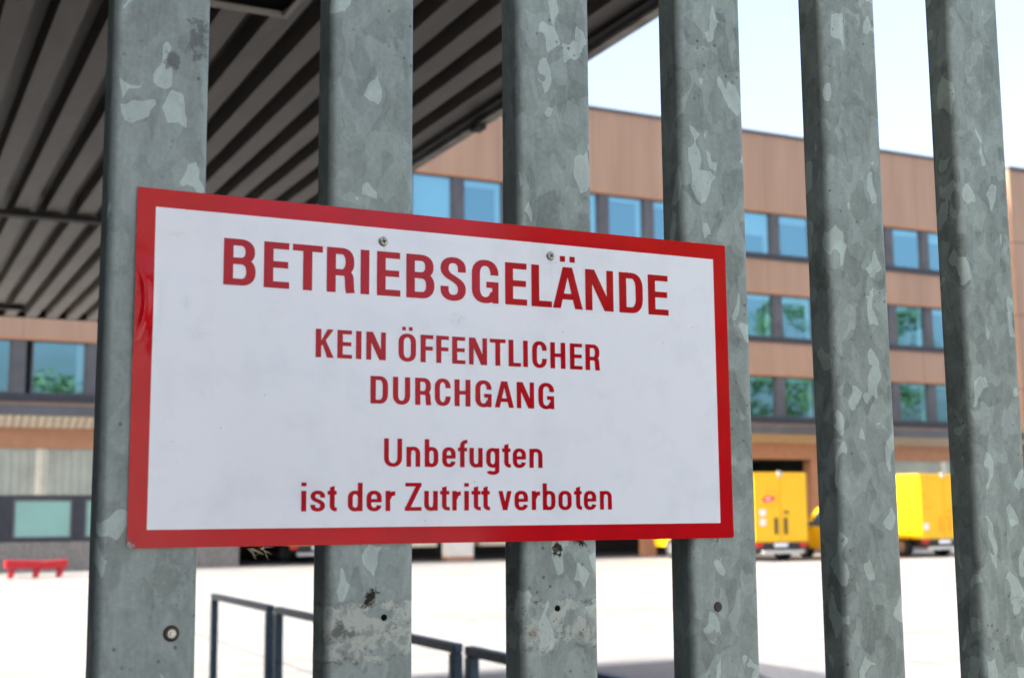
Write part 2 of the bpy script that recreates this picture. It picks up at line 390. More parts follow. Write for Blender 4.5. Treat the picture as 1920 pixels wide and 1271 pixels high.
for ri, (z0, z1) in enumerate(rows):
    pr = window_proto(z0, z1)
    xs = []
    x = 19.67-PP*13
    while x+PP < X1:
        if ri < 2 and x > 6 or ri == 2 and x > 9.5: xs.append(x)
        x += PP
    if ri == 2: xs = [2.30, 4.58, 6.80]+[x for x in xs if x > 8.9]
    first = True
    for x in xs:
        if first: fr = pr; first = False; pane = kids(pr)[0]
        else:
            fr = pr.copy(); COL.objects.link(fr)
            pq = pane.copy(); COL.objects.link(pq); pq.parent = fr
        fr.parent = bld; fr.location = Vector((x, F, z0))-Vector(bld.location)
        rr = random.Random(int(x*100)+ri)
        drop = rr.choice([.16, .18, .28, .12, .55 if rr.random() < .3 else .2])
        if ri == 0 and abs(x-17.57) < .3: drop = .93
        if ri == 2: drop = .1 if rr.random() < .6 else .04
        add_blind(fr, z1-z0, drop, .22 if rr.random() < .55 else 0)

# eave above the loading floor
m = MB(); m.box(X0, X1, F-.9, F-.002, 5.00, 5.128); m.box(X0, X1, F-.9, F-.84, 4.80, 4.998)
bpart('eave', m, 'pier')
m = MB(); n = int((X1-X0)/.24)
for i in range(n):
    x = X0+i*.24
    m.add([(x, F-.86, 4.79), (x+.17, F-.86, 4.79), (x+.17, F-.10, 4.47), (x, F-.10, 4.47)], [(0, 1, 2, 3)])
    m.add([(x+.17, F-.86, 4.79), (x+.24, F-.82, 4.82), (x+.24, F-.06, 4.50), (x+.17, F-.10, 4.47)], [(0, 1, 2, 3)])
bpart('eave_soffit', m, 'cream')
m = MB(); m.box(X0, X1, F+.0, F+.4, 3.82, 4.998); bpart('lintel', m, 'brown')
# closed wall on the left and on the right
def closed_wall(xa, xb, wins):
    m = MB(); m.box(xa, xb, F+.06, F+.30, 2.36, 3.818)
    k = int((xb-xa)/.26)
    for i in range(k): m.box(xa+.02+i*.26, xa+.05+i*.26, F+.02, F+.058, 2.38, 3.80)
    bpart('glass_panel', m, 'panel')
    x = xa+.55
    while x < xb: m = MB(); m.box(x, x+.16, F-.01, F+.055, 2.362, 3.81); m.box(x+.162, x+.36, F+.02, F+.055, 2.362, 3.81); bpart('mullion', m, 'mull'); x += 3.05
    m = MB(); m.box(xa, xb, F+.05, F+.3, .90, 2.358); bpart('window_band', m, 'frame')
    m = MB(); m.box(xa, xb, F-.03, F+.3, 0, .898); bpart('base_wall', m, 'base')
    for x in wins:
        m = MB(); m.box(x-.07, x+1.72, F-.0, F+.049, 1.0, 1.06); m.box(x-.07, x+1.72, F, F+.049, 2.17, 2.25); m.box(x-.07, x, F, F+.049, 1.062, 2.168); m.box(x+1.65, x+1.72, F, F+.049, 1.062, 2.168)
        w = bpart('window', m, 'pier')
        m = MB(); m.box(x, x+1.65, F+.02, F+.045, 1.062, 2.168); m.build('pane', MT['teal'], w)
closed_wall(X0, 11.3, [-.2, 1.95, 4.20, 6.35, 8.5]); closed_wall(36.12, X1, [37.0, 40.0, 43.0])
for b in ((35.5, 36.1, F-.04), (27.3, 27.8, F+.02)):
    m = MB(); m.box(*b, F+.5, 0, 3.816); bpart('pillar', m, 'brown')
m = MB(); m.box(18.95, 19.95, F+.02, F+.6, .15, 3.81); bpart('pillar', m, 'white')
m = MB(); m.box(18.95, 19.95, F+.0, F+.62, 0, .148); bpart('pillar_foot', m, 'brown')
m = MB(); m.box(11.3, 36.1, F+8.6, F+8.8, 0, 3.89); m.box(11.3, 36.1, F+.42, F+8.6, 3.84, 3.89); m.box(11.3, 36.1, F+.1, F+8.6, .006, .03)  # near-black colour stands in for the shade inside the bay
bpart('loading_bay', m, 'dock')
for b in ((17.6, 18.8), (20.5, 21.9)):
    m = MB(); m.box(*b, F+.7, F+1.5, .50, .69); bpart('dock_leveller', m, 'cream')

# ------------------------------------------------------------------ delivery vans
def rrect(x0, x1, z0, z1, r, seg=4):
    P = []
    for cx, cz, a in ((x1-r, z0+r, -90), (x1-r, z1-r, 0), (x0+r, z1-r, 90), (x0+r, z0+r, 180)):
        for k in range(seg+1):
            t = R(a+90*k/seg); P.append((cx+r*math.cos(t), cz+r*math.sin(t)))
    return P
def disc(mb, cx, cz, r, y, dy, seg=20):
    mb.prism([(cx+r*math.cos(2*math.pi*k/seg), cz+r*math.sin(2*math.pi*k/seg)) for k in range(seg)], dy, 'Y', y)
def box_van(x, y, label, full=True):
    """box van, rear doors towards -Y; x, y = rear left corner on the ground"""
    t = tag(empty('delivery_van', (x, y, 0)), label, "van", "yellow delivery vans parked at the loading bay")
    w = 2.3; P = lambda name, mb, mat, par=t: mb.build(name, MT[mat], par)
    def off(mb): mb.v = [(a+x, b+y, c) for a, b, c in mb.v]; return mb
    m = MB(); m.prism(rrect(0, w, .64, 2.97, .07), 4.3, 'Y', .03, True); bx = P('cargo_box', off(m), 'yellow')
    m = MB(); m.box(.05, w-.05, .0, .028, 2.80, 2.93); P('top_rail', off(m), 'yellow', bx)
    for xa, xb in ((.07, 1.135), (1.165, w-.07)):
        m = MB(); m.box(xa, xb, -.005, .028, .68, 2.79); d = P('rear_door', off(m), 'yellow')
        hx = xb-.20 if xa < 1 else xa+.17
        m = MB(); m.prism(rrect(hx-.055, hx+.055, .90, 1.46, .05), -.03, 'Y', -.006); P('handle', off(m), 'black' if full else 'orange', d)
    m = MB(); m.box(1.30, 1.46, -.04, -.006, 1.60, 1.68); P('latch', off(m), 'black' if full else 'orange')
    m = MB(); m.box(1.08, 1.22, -.03, .028, 2.82, 3.01); P('top_latch', off(m), 'silver')
    if full:
        m = MB(); disc(m, .80, 2.10, .27, -.009, -.004); bd = P('round_badge', off(m), 'orange')
        m = MB(); disc(m, .80, 2.10, .235, -.0135, -.003); P('badge_face', off(m), 'yellow', bd)
        c, s_ = math.cos(R(8)), math.sin(R(8))
        def rot(pts): return [(.66+(a*c-b*s_), 2.08+(a*s_+b*c)) for a, b in pts]
        m = MB(); m.prism(rot(rrect(-.25, .25, -.085, .085, .08)), -.003, 'Y', -.019); P('badge_ribbon', off(m), 'pink', bd)
        m = MB(); m.prism(rot(rrect(-.14, .10, -.02, .025, .02)), -.003, 'Y', -.0235); P('badge_line', off(m), 'plate', bd)
        for zc in (1.62, 1.30):
            m = MB(); m.box(.28, .52, -.011, -.006, zc-.10, zc+.11); P('sticker', off(m), 'plate')
    else:
        m = MB(); m.box(.16, .38, -.011, -.006, .98, 1.20); P('sticker', off(m), 'plate')
        m = MB(); m.box(.15, .5, -.011, -.006, 1.75, 1.80); m.box(.15, .30, -.011, -.006, 2.20, 2.26); P('print_line', off(m), 'orange')
    m = MB(); m.box(-.004, .0, .35, 3.6, 1.00, 1.04); m.box(-.004, .0, 1.3, 3.9, 2.03, 2.07); P('side_stripe', off(m), 'orange')
    m = MB()
    for i in range(6): m.add([(-.004, 1.5+i*.32, 2.25), (-.004, 1.7+i*.32, 2.25), (-.004, 1.78+i*.32, 2.42), (-.004, 1.58+i*.32, 2.42)], [(0, 1, 2, 3)])
    P('side_lettering', off(m), 'pink')
    m = MB(); m.box(.06, w-.06, .02, .20, .46, .638); P('rear_bumper', off(m), 'black')
    for xa in (.08, w-.36):
        m = MB(); m.box(xa, xa+.28, -.01, .018, .49, .62); P('tail_light', off(m), 'redl')
    m = MB(); m.box(.86, 1.40, -.012, .018, .48, .61); P('number_plate', off(m), 'plate')
    m = MB(); m.prism(rrect(.3, 2.0, .27, .38, .04), .10, 'Y', -.12, True); P('step_bar', off(m), 'silver')
    m = MB(); m.box(.35, w-.35, .1, 5.9, .36, .62); P('chassis', off(m), 'black')
    # cab
    prof = [(4.30, .42), (6.25, .42), (6.35, .75), (6.25, 1.12), (5.65, 1.30), (4.95, 2.12), (4.72, 2.22), (4.30, 2.22)]
    m = MB(); m.prism(prof[::-1], w-.24, 'X', .12); cb = P('cab', off(m), 'yellow')
    for xx in (.112, w-.112): m = MB(); m.add([(xx, 4.55, 1.30), (xx, 5.45, 1.30), (xx, 4.93, 1.98), (xx, 4.55, 1.98)], [(0, 1, 2, 3)]); P('side_window', off(m), 'vglass', cb)
    m = MB(); m.box(-.10, .10, 5.35, 5.45, 1.25, 1.62); m.box(w-.10, w+.1, 5.35, 5.45, 1.25, 1.62); P('wing_mirror', off(m), 'black', cb)
    for wx in (.10, w-.36):
        for wy in (1.15, 5.15):
            m = MB(); m.prism([(wy+.36*math.cos(a*math.pi/12), .36+.36*math.sin(a*math.pi/12)) for a in range(24)], .26, 'X', wx, True); wh = P('wheel', off(m), 'tyre')
            m = MB(); m.prism([(wy+.2*math.cos(a*math.pi/8), .36+.2*math.sin(a*math.pi/8)) for a in range(16)], .27, 'X', wx-.005); P('rim', off(m), 'rim', wh)
    return t
box_van(26.5, 35.0, "yellow box van with closed rear doors, a round badge and two white stickers")
box_van(33.82, 35.0, "yellow box van at the far right with its long sunlit side in view", False)
v = box_van(13.2, 43.7, "yellow van inside the dark loading bay, mostly hidden behind the white sign", False)
# small van between the two
def small_van(x, y):
    t = tag(empty('small_van', (x, y, 0)), "small yellow van with its bonnet showing between the two box vans", "van")
    def P(name, mb, mat, par=t): mb.v = [(a+x, b+y, c) for a, b, c in mb.v]; return mb.build(name, MT[mat], par)
    prof = [(0, .35), (3.40, .35), (3.48, .7), (3.35, 1.0), (2.65, 1.18), (1.98, 1.78), (1.6, 1.84), (.15, 1.82), (0, 1.7)]
    m = MB(); m.prism(prof[::-1], 1.7, 'X', 0); b = P('body', m, 'yellow')
    for xx in (-.006, 1.706): m = MB(); m.add([(xx, 1.45, 1.12), (xx, 2.40, 1.15), (xx, 1.9, 1.66), (xx, 1.45, 1.68)], [(0, 1, 2, 3)]); P('side_window', m, 'vglass', b)
    m = MB(); m.box(-.16, -.008, 2.30, 2.38, 1.12, 1.30); P('wing_mirror', m, 'vglass', b)
    m = MB(); m.box(.1, 1.6, -.03, -.001, .4, .62); P('rear_bumper', m, 'black')
    for wx in (-.01, 1.48):
        for wy in (.65, 2.75):
            m = MB(); m.prism([(wy+.31*math.cos(a*math.pi/12), .31+.31*math.sin(a*math.pi/12)) for a in range(24)], .23, 'X', wx, True); wh = P('wheel', m, 'tyre')
            m = MB(); m.prism([(wy+.18*math.cos(a*math.pi/8), .31+.18*math.sin(a*math.pi/8)) for a in range(16)], .24, 'X', wx-.005); P('rim', m, 'rim', wh)
small_van(30.72, 34.9)

# ------------------------------------------------------------------ low red bench by the building
bn = tag(empty('bench', (4.3, 38, 0)), "low red bench standing in front of the building at the far left", "bench")
m = MB(); m.add([(3.5, 37.8, .50), (4.42, 37.8, .46), (4.42, 38.2, .46), (3.5, 38.2, .50), (3.5, 37.8, .27), (4.42, 37.8, .25), (4.42, 38.2, .25), (3.5, 38.2, .27)],
                  [(0,3,2,1),(4,5,6,7),(0,1,5,4),(1,2,6,5),(2,3,7,6),(3,0,4,7)])
m.add([(4.425, 37.8, .44), (5.12, 37.8, .49), (5.12, 38.2, .49), (4.425, 38.2, .44), (4.425, 37.8, .23), (5.12, 37.8, .26), (5.12, 38.2, .26), (4.425, 38.2, .23)],
                  [(0,3,2,1),(4,5,6,7),(0,1,5,4),(1,2,6,5),(2,3,7,6),(3,0,4,7)])
m.build('seat', MT['redp'], bn, bevel=.01)
for lx in (3.68, 4.33, 4.95):
    m = MB()
    for yy, sg in ((37.84, -1), (38.12, 1)):
        m.add([(lx-.07, yy, .24), (lx+.10, yy, .24), (lx+.10, yy+.06, .24), (lx-.07, yy+.06, .24),
               (lx-.09, yy+sg*.05, 0), (lx+.01, yy+sg*.05, 0), (lx+.01, yy+.06+sg*.05, 0), (lx-.09, yy+.06+sg*.05, 0)],
              [(0,3,2,1),(4,5,6,7),(0,1,5,4),(1,2,6,5),(2,3,7,6),(3,0,4,7)])
    m.box(lx-.03, lx+.03, 37.90, 38.12, .14, .18)
    m.build('leg', MT['redp'], bn)

# ------------------------------------------------------------------ railing beside the drive
XR = 2.42
for i, (ya, yb, lab) in enumerate(((9.73, 8.09, "short blue grey railing section farthest from the fence, left of the others"),
                                   (7.93, 4.90, "long blue grey railing section in the middle of the row"),
                                   (4.78, 1.75, "blue grey railing section nearest the galvanised fence"))):
    rl = tag(empty('railing', (XR, (ya+yb)/2, 0)), lab, "railing", "railing sections beside the drive")
    m = MB(); m.box(XR-.025, XR+.025, yb, ya, .955, 1.0); m.build('top_rail', MT['rail'], rl, bevel=.006)
    m = MB(); m.box(XR-.02, XR+.02, yb+.06, ya-.06, .10, .14); m.build('bottom_rail', MT['rail'], rl)
    for yy in (ya-.062, yb+.002):
        m = MB(); m.box(XR-.026, XR+.026, yy, yy+.06, 0, .953); m.build('post', MT['rail'], rl, bevel=.006)

# ------------------------------------------------------------------ canopy over the gateway
cz, cx1, cy0, cy1, cxl = 3.51, 2.47, -.35, 12.2, -10.0
cn = tag(empty('canopy', (0, 5, 0)), "dark ribbed canopy roof over the gateway, seen from below", "canopy")
pitch, fl, gd, slope = .186, .098, .085, .012
prof = []; x = cx1-.10
k0 = 0
while x > cxl:
    prof += [(x, cz), (x-fl, cz), (x-fl-slope, cz+gd), (x-pitch+slope, cz+gd)]; x -= pitch
m = MB(); n = len(prof); segs = [cy0, 2.0, 4.5, 7.6, 7.62, 10, cy1]
vs = [(a, y, b) for y in segs for a, b in prof]
m.add(vs, [(j*n+i, j*n+i+1, (j+1)*n+i+1, (j+1)*n+i) for j in range(len(segs)-1) for i in range(n-1)])
m.build('ribbed_ceiling', MT['deck'], cn)
m = MB(); m.box(cxl, cx1-.10, cy0+.05, cy1-.05, cz+gd+.01, cz+.95); m.build('roof_body', MT['roof'], cn)
m = MB(); m.box(cx1-.098, cx1-.05, cy0, cy1, cz-.02, cz+.95); m.build('edge_beam', MT['beam'], cn)
m = MB(); m.box(cx1-.048, cx1, cy0-.01, cy1+.01, cz-.035, cz+1.0); m.build('edge_board', MT['edge'], cn)  # mottled board, colour lightened to stand in for light it catches
for b in ((cy1, cy1+.03), (cy0-.03, cy0-.001)):
    m = MB(); m.box(cxl, cx1-.102, *b, cz-.004, cz+.97); m.build('end_board', MT['beam'], cn)
m = MB(); m.box(cxl, 1.62, 7.60, 7.68, cz-.035, cz-.002); m.build('cross_rail', MT['beam'], cn)
m = MB(); m.box(cxl, 1.07, 11.45, 11.52, cz-.045, cz-.002); m.build('cross_rail', MT['beam'], cn)
for xx in [cx1-.10-fl/2-pitch*i for i in range(3, 40)]:
    pass
m = MB(); m.box(2.40, 2.45, 4.62, 4.70, cz-.065, cz-.037); m.build('bracket', MT['beam'], cn)
lx0, lx1, ly0, ly1 = .55, 1.20, 2.5, 3.75
m = MB()
for b in ((lx0, lx1, ly0, ly0+.02), (lx0, lx1, ly1-.02, ly1), (lx0, lx0+.02, ly0+.021, ly1-.021), (lx1-.02, lx1, ly0+.021, ly1-.021)): m.box(*b, cz-.03, cz-.003)
lp = m.build('ceiling_lamp_frame', MT['ledge'], cn)
m = MB(); m.box(lx0+.021, lx1-.021, ly0+.021, ly1-.021, cz-.012, cz-.004); m.build('lamp_opening', MT['hole'], lp)
for px, py in ((-9.5, .5), (-9.5, 11.6)):
    m = MB(); m.box(px-.12, px+.12, py-.12, py+.12, 0, cz-.002); m.build('support_post', MT['beam'], cn)

gh = tag(empty('added_shade_block', (-1.6, 4, 0)), "added dark block just left of the view that shades the bar sides", "building")
m = MB(); m.box(-3.6, -1.1, -3.9, 10.9, 0, cz-.003); m.build('wall', plain("dark_shade_block", (.035, .034, .034), .9, 0, .2), gh)  # unseen dark block, added to keep the bars' left sides dark
m = MB(); m.box(-1.098, -1.05, 2.0, 5.0, 1.0, 2.2); m.build('window_frame', MT['frame'], gh)

# ------------------------------------------------------------------ galvanised fence
fence = tag(empty('bar_fence', (.3, .02, 0)), "galvanised steel fence of upright bars carrying the sign", "fence")
BW, BD, BR = .0683, .0336, .006
def bar_outline():
    P = []
    for cx, cy, a in ((BW-BR, BR, 270), (BW-BR, BD-BR, 0), (BR, BD-BR, 90), (BR, BR, 180)):
        for k in range(7):
            t = R(a+90*k/6); P.append((cx+BR*math.cos(t), cy+BR*math.sin(t)))
            if k == 0: P.insert(-1, (P[-1][0]-.0006*math.sin(-t+0) if False else P[-1][0], P[-1][1]))
    # drop doubles, then add a support point just inside each flat so the flats shade flat
    Q = []
    for p in P:
        if not Q or (abs(Q[-1][0]-p[0])+abs(Q[-1][1]-p[1])) > 1e-7: Q.append(p)
    out = []
    n = len(Q)
    for i in range(n):
        a, b = Vector(Q[i]), Vector(Q[(i+1) % n]); out.append(tuple(a))
        if (b-a).length > .01:
            d = (b-a).normalized(); out.append(tuple(a+d*.0012)); out.append(tuple(b-d*.0012))
    return out
bo = bar_outline(); nb = len(bo)
bars = {-1: (-.3385, 0), 0: (-.1795, 0), 1: (-.0195, .0003), 2: (.1406, -.0003), 3: (.2986, .0007), 4: (.4551, .0003), 5: (.6137, -.0029), 6: (.7750, -.0004),
        7: (.934, 0), 8: (1.094, 0), 9: (1.252, 0), 10: (1.412, 0), -2: (-.498, 0), -3: (-.657, 0)}
ZB, ZT = .12, 3.0
bar_obj = {}
for k, (xl, lean) in sorted(bars.items()):
    zs = [ZB, 1.2, 1.4, 1.5, 1.6, 1.7, 1.8, 1.9, 2.0, 2.2, 2.5, ZT]
    rr = random.Random(k+50); wob = [rr.uniform(-.0003, .0003) for _ in zs]
    m = MB(); vs = []
    for z, wv in zip(zs, wob):
        dx = lean*(z-1.8)/1.2
        vs += [(xl+px+dx+wv, py, z) for px, py in bo]
    m.add(vs, [(j*nb+i, j*nb+(i+1) % nb, (j+1)*nb+(i+1) % nb, (j+1)*nb+i) for j in range(len(zs)-1) for i in range(nb)], True)
    m.add([vs[i] for i in range(nb)], [tuple(range(nb))[::-1]]); m.add(vs[-nb:], [tuple(range(nb))])
    bar_obj[k] = m.build('bar', MT['galv'], fence, loc=(xl+BW/2, BD/2, ZB))
m = MB(); m.box(-.75, 1.6, BD+.001, BD+.05, .30, .36); m.box(-.75, 1.6, BD+.001, BD+.05, 2.75, 2.81); m.build('cross_rail', MT['galv'], fence)
def cyl_y(mb, x, z, r, y0, y1, seg=24, r2=None):
    r2 = r if r2 is None else r2
    vs = [(x+r*math.cos(2*math.pi*k/seg), y0, z+r*math.sin(2*math.pi*k/seg)) for k in range(seg)]+[(x+r2*math.cos(2*math.pi*k/seg), y1, z+r2*math.sin(2*math.pi*k/seg)) for k in range(seg)]
    mb.add(vs, [(k, (k+1) % seg, seg+(k+1) % seg, seg+k) for k in range(seg)], True)
    mb.add(vs, [tuple(range(seg))[::-1], tuple(range(seg, 2*seg))])
# bolt on the first bar, screw stub on the fourth, empty screw holes on the second and third
m = MB(); cyl_y(m, .0315, 1.5225, .0042, -.0011, -.00005, r2=.0056); b = m.build('bolt', MT['rust'], bar_obj[1])
m = MB(); cyl_y(m, .0315, 1.5225, .0028, -.0022, -.0012, r2=.0034); m.build('bolt_ring', MT['screw'], b)
m = MB(); cyl_y(m, .0317, 1.5223, .0013, -.0032, -.0023, 8, r2=.0017); m.build('bolt_head', MT['silver'], b)
m = MB(); cyl_y(m, .4804, 1.5236, .0032, -.0012, -.00005, r2=.0042); m.build('screw_stub', MT['rust'], bar_obj[4])
for k, x, z in ((2, .1854, 1.5269), (3, .3293, 1.5280)):
    m = MB(); cyl_y(m, x, z, .0024, -.00025, -.00004, r2=.0024); m.build('screw_hole', MT['hole'], bar_obj[k])
def scribble(par, x, z, sx, sz, n, seed, ring=False):
    r_ = random.Random(seed); mb = MB()
    for i in range(n):
        if ring:
            a = r_.uniform(0, 6.28); p = Vector((x+math.cos(a)*sx, -.00035, z+math.sin(a)*sz)); d = Vector((-math.sin(a), 0, math.cos(a)))
        else:
            t_ = r_.gauss(0, .5); p = Vector((x+t_*sx+r_.gauss(0, sx*.28), -.00035, z+t_*sz+r_.gauss(0, sz*.2))); d = Vector((sx, 0, sz)).normalized()
        pts = [p.copy()]
        for q in range(5):
            d = (d+Vector((r_.gauss(0, .55), 0, r_.gauss(0, .55)))).normalized()
            if ring: d = (d-Vector((p.x-x, 0, p.z-z))*60).normalized()
            p = p+d*r_.uniform(.0005, .0011); pts.append(p.copy())
        w0 = r_.uniform(.00018, .00042); mb.tube(pts, [w0, w0, w0*.9, w0*.7, w0*.5, w0*.2], 4)
    return mb.build('dried_dirt', plain("dried_dirt", (.035, .026, .016), .95, 0, .4, 400) if 'dried_dirt' not in bpy.data.materials else bpy.data.materials['dried_dirt'], par)
scribble(bar_obj[2], .1735, 1.5415, .0060, .0070, 60, 3)
scribble(bar_obj[3], .3300, 1.5735, .0032, .0042, 46, 5, True)
scribble(bar_obj[3], .3490, 1.5795, .0035, -.0020, 26, 6)
# wisp of dry cobweb and straw caught under the sign
rr = random.Random(4); m = MB()
for i in range(9):
    p = Vector((.086+rr.uniform(-.003, .008), -.0012, 1.5785)); pts = [p.copy()]
    d = Vector((rr.uniform(.3, 1), rr.uniform(-.2, .1), rr.uniform(-.9, .25)))
    for q in range(5):
        d = d+Vector((rr.uniform(-.5, .6), rr.uniform(-.2, .2), rr.uniform(-.5, .7))); p = p+d.normalized()*.0021; p.z = min(p.z, 1.5792); pts.append(p.copy())
    m.tube(pts, [.00042, .0004, .0003, .0003, .0002, .0001], 4)
tag(m.build('straw_wisp', MT['straw']), "wisp of dry straw hanging from the lower edge of the white sign", "debris")

# ------------------------------------------------------------------ the sign
SW, SZ0, SZ1 = .4972, -.0200, .2296
sign = tag(empty('warning_sign', (0, -.0018, 1.6)), "white rectangular sign with red border and red German lettering on the fence", "sign")
def dent(x, z):
    """bulge knocked into the left edge, plus the bent lower left corner; metres towards the viewer"""
    d = 0.0
    zz = (z-.149)/.0235
    if abs(zz) < 2.2 and x < .05:
        e = math.exp(-abs(zz)**2.6)
        wide = math.exp(-(x/.020)**2)*math.exp(-abs(zz/1.25)**3)
        ridge = math.exp(-((x-.0078+.0050*zz*zz)/.0026)**2)
        hollow = math.exp(-((x-.0150)/.0042)**2)
        d += .0026*wide+e*(.0011*ridge-.0011*hollow-.0007*math.exp(-(x/.004)**2))
    c = max(0, 1-(x+(z-SZ0))/.008)
    d += -.0012*c
    d += .0006*math.exp(-((x-SW)/.004)**2)*math.exp(-((z-SZ0)/.008)**2)
    return d
xs = [0, .0004]+[.0012+.0008*i for i in range(36)]
while xs[-1] < SW-.012: xs.append(xs[-1]+.008)
xs += [SW-.004, SW-.002, SW-.0004, SW]
zs = [SZ0, SZ0+.0004]+[SZ0+.0012*i for i in range(1, 8)]
while zs[-1] < .115: zs.append(zs[-1]+.006)
while zs[-1] < .185: zs.append(zs[-1]+.0012)
while zs[-1] < SZ1-.006: zs.append(zs[-1]+.006)
zs += [SZ1-.0004, SZ1]
cr = .0022
def corner(x, z):
    for cx, cz_, sx, sz in ((cr, SZ0+cr, -1, -1), (SW-cr, SZ0+cr, 1, -1)):
        if (x-cx)*sx > 0 and (z-cz_)*sz > 0:
            dx, dz = x-cx, z-cz_; l = math.hypot(dx, dz)
            if l > cr: return cx+dx/l*cr, cz_+dz/l*cr
    return x, z
m = MB(); nx, nz = len(xs), len(zs); front = []; back = []
for z in zs:
    for x in xs:
        a, b = corner(x, z); d = dent(x, z)
        # the top edge drifts a little, as on the real plate
        front.append((a, -d, b+1.6)); back.append((a, .0012-d, b+1.6))
fr_, bk_ = front, back
F_ = [(j*nx+i, j*nx+i+1, (j+1)*nx+i+1, (j+1)*nx+i) for j in range(nz-1) for i in range(nx-1)]
m.add([(a, b-.0018, c) for a, b, c in front], F_, True)
m.add([(a, b-.0018, c) for a, b, c in back], [f[::-1] for f in F_], True)
me = bpy.data.meshes.new('panel')
V = [(a, b, c-1.6) for a, b, c in front]+[(a, b, c-1.6) for a, b, c in back]; N = nx*nz
FF = list(F_)+[tuple(i+N for i in f[::-1]) for f in F_]
rim = [i for i in range(nx)]+[j*nx+nx-1 for j in range(1, nz)]+[(nz-1)*nx+i for i in range(nx-2, -1, -1)]+[j*nx for j in range(nz-2, 0, -1)]
FE = [(rim[(i+1) % len(rim)], rim[i], rim[i]+N, rim[(i+1) % len(rim)]+N) for i in range(len(rim))]
me.from_pydata(V, [], FF+FE); me.validate()
for i, pl in enumerate(me.polygons): pl.use_smooth = i < len(FF)
me.materials.append(MT['sign']); me.materials.append(MT['silver'])
for pl in me.polygons:
    if pl.index >= len(F_): pl.material_index = 1
# split the rim so its normals stay crisp
po = bpy.data.objects.new('panel', me); COL.objects.link(po); po.parent = sign
md = po.modifiers.new('split', 'EDGE_SPLIT'); md.split_angle = R(50)

# --- lettering: every glyph is drawn with a flat pen along its own skeleton
def quad(*p):
    a = sum(p[i][0]*p[(i+1) % len(p)][1]-p[(i+1) % len(p)][0]*p[i][1] for i in range(len(p)))
    return list(p) if a > 0 else list(p)[::-1]
class Pen:
    def __init__(s, sv, sh): s.sv, s.sh, s.q = sv, sh, []
    def rect(s, x0, y0, x1, y1): s.q.append(quad((x0, y0), (x1, y0), (x1, y1), (x0, y1)))
    def poly(s, *p): s.q.append(quad(*p))
    def stroke(s, pts, k=1.0):
        a, b = s.sv/2*k, s.sh/2*k; L, Rr = [], []
        for i, p in enumerate(pts):
            p0, p1 = pts[max(i-1, 0)], pts[min(i+1, len(pts)-1)]
            if i == 0 and pts[0] == pts[-1]: p0 = pts[-2]
            if i == len(pts)-1 and pts[0] == pts[-1]: p1 = pts[1]
            tx, ty = p1[0]-p0[0], p1[1]-p0[1]; l = math.hypot(tx, ty) or 1; nx_, ny_ = -ty/l, tx/l
            h = math.hypot(a*nx_, b*ny_); ox, oy = a*a*nx_/h, b*b*ny_/h
            L.append((p[0]+ox, p[1]+oy)); Rr.append((p[0]-ox, p[1]-oy))
        for i in range(len(pts)-1):
            s.q.append(quad(L[i], L[i+1], Rr[i+1], Rr[i]))
def arc(cx, cy, rx, ry, a0, a1, n=12, e=.88):
    P = []
    for i in range(n+1):
        t = R(a0+(a1-a0)*i/n); c, s_ = math.cos(t), math.sin(t)
        P.append((cx+rx*math.copysign(abs(c)**e, c), cy+ry*math.copysign(abs(s_)**e, s_)))
    return P
def bez(p0, p1, p2, p3, n=14):
    return [tuple((1-t)**3*p0[k]+3*(1-t)**2*t*p1[k]+3*(1-t)*t*t*p2[k]+t**3*p3[k] for k in (0, 1)) for t in [i/n for i in range(n+1)]]
def join(*a):
    out = []
    for l in a:
        for p in l:
            if not out or math.hypot(out[-1][0]-p[0], out[-1][1]-p[1]) > 1e-4: out.append(p)
    return out
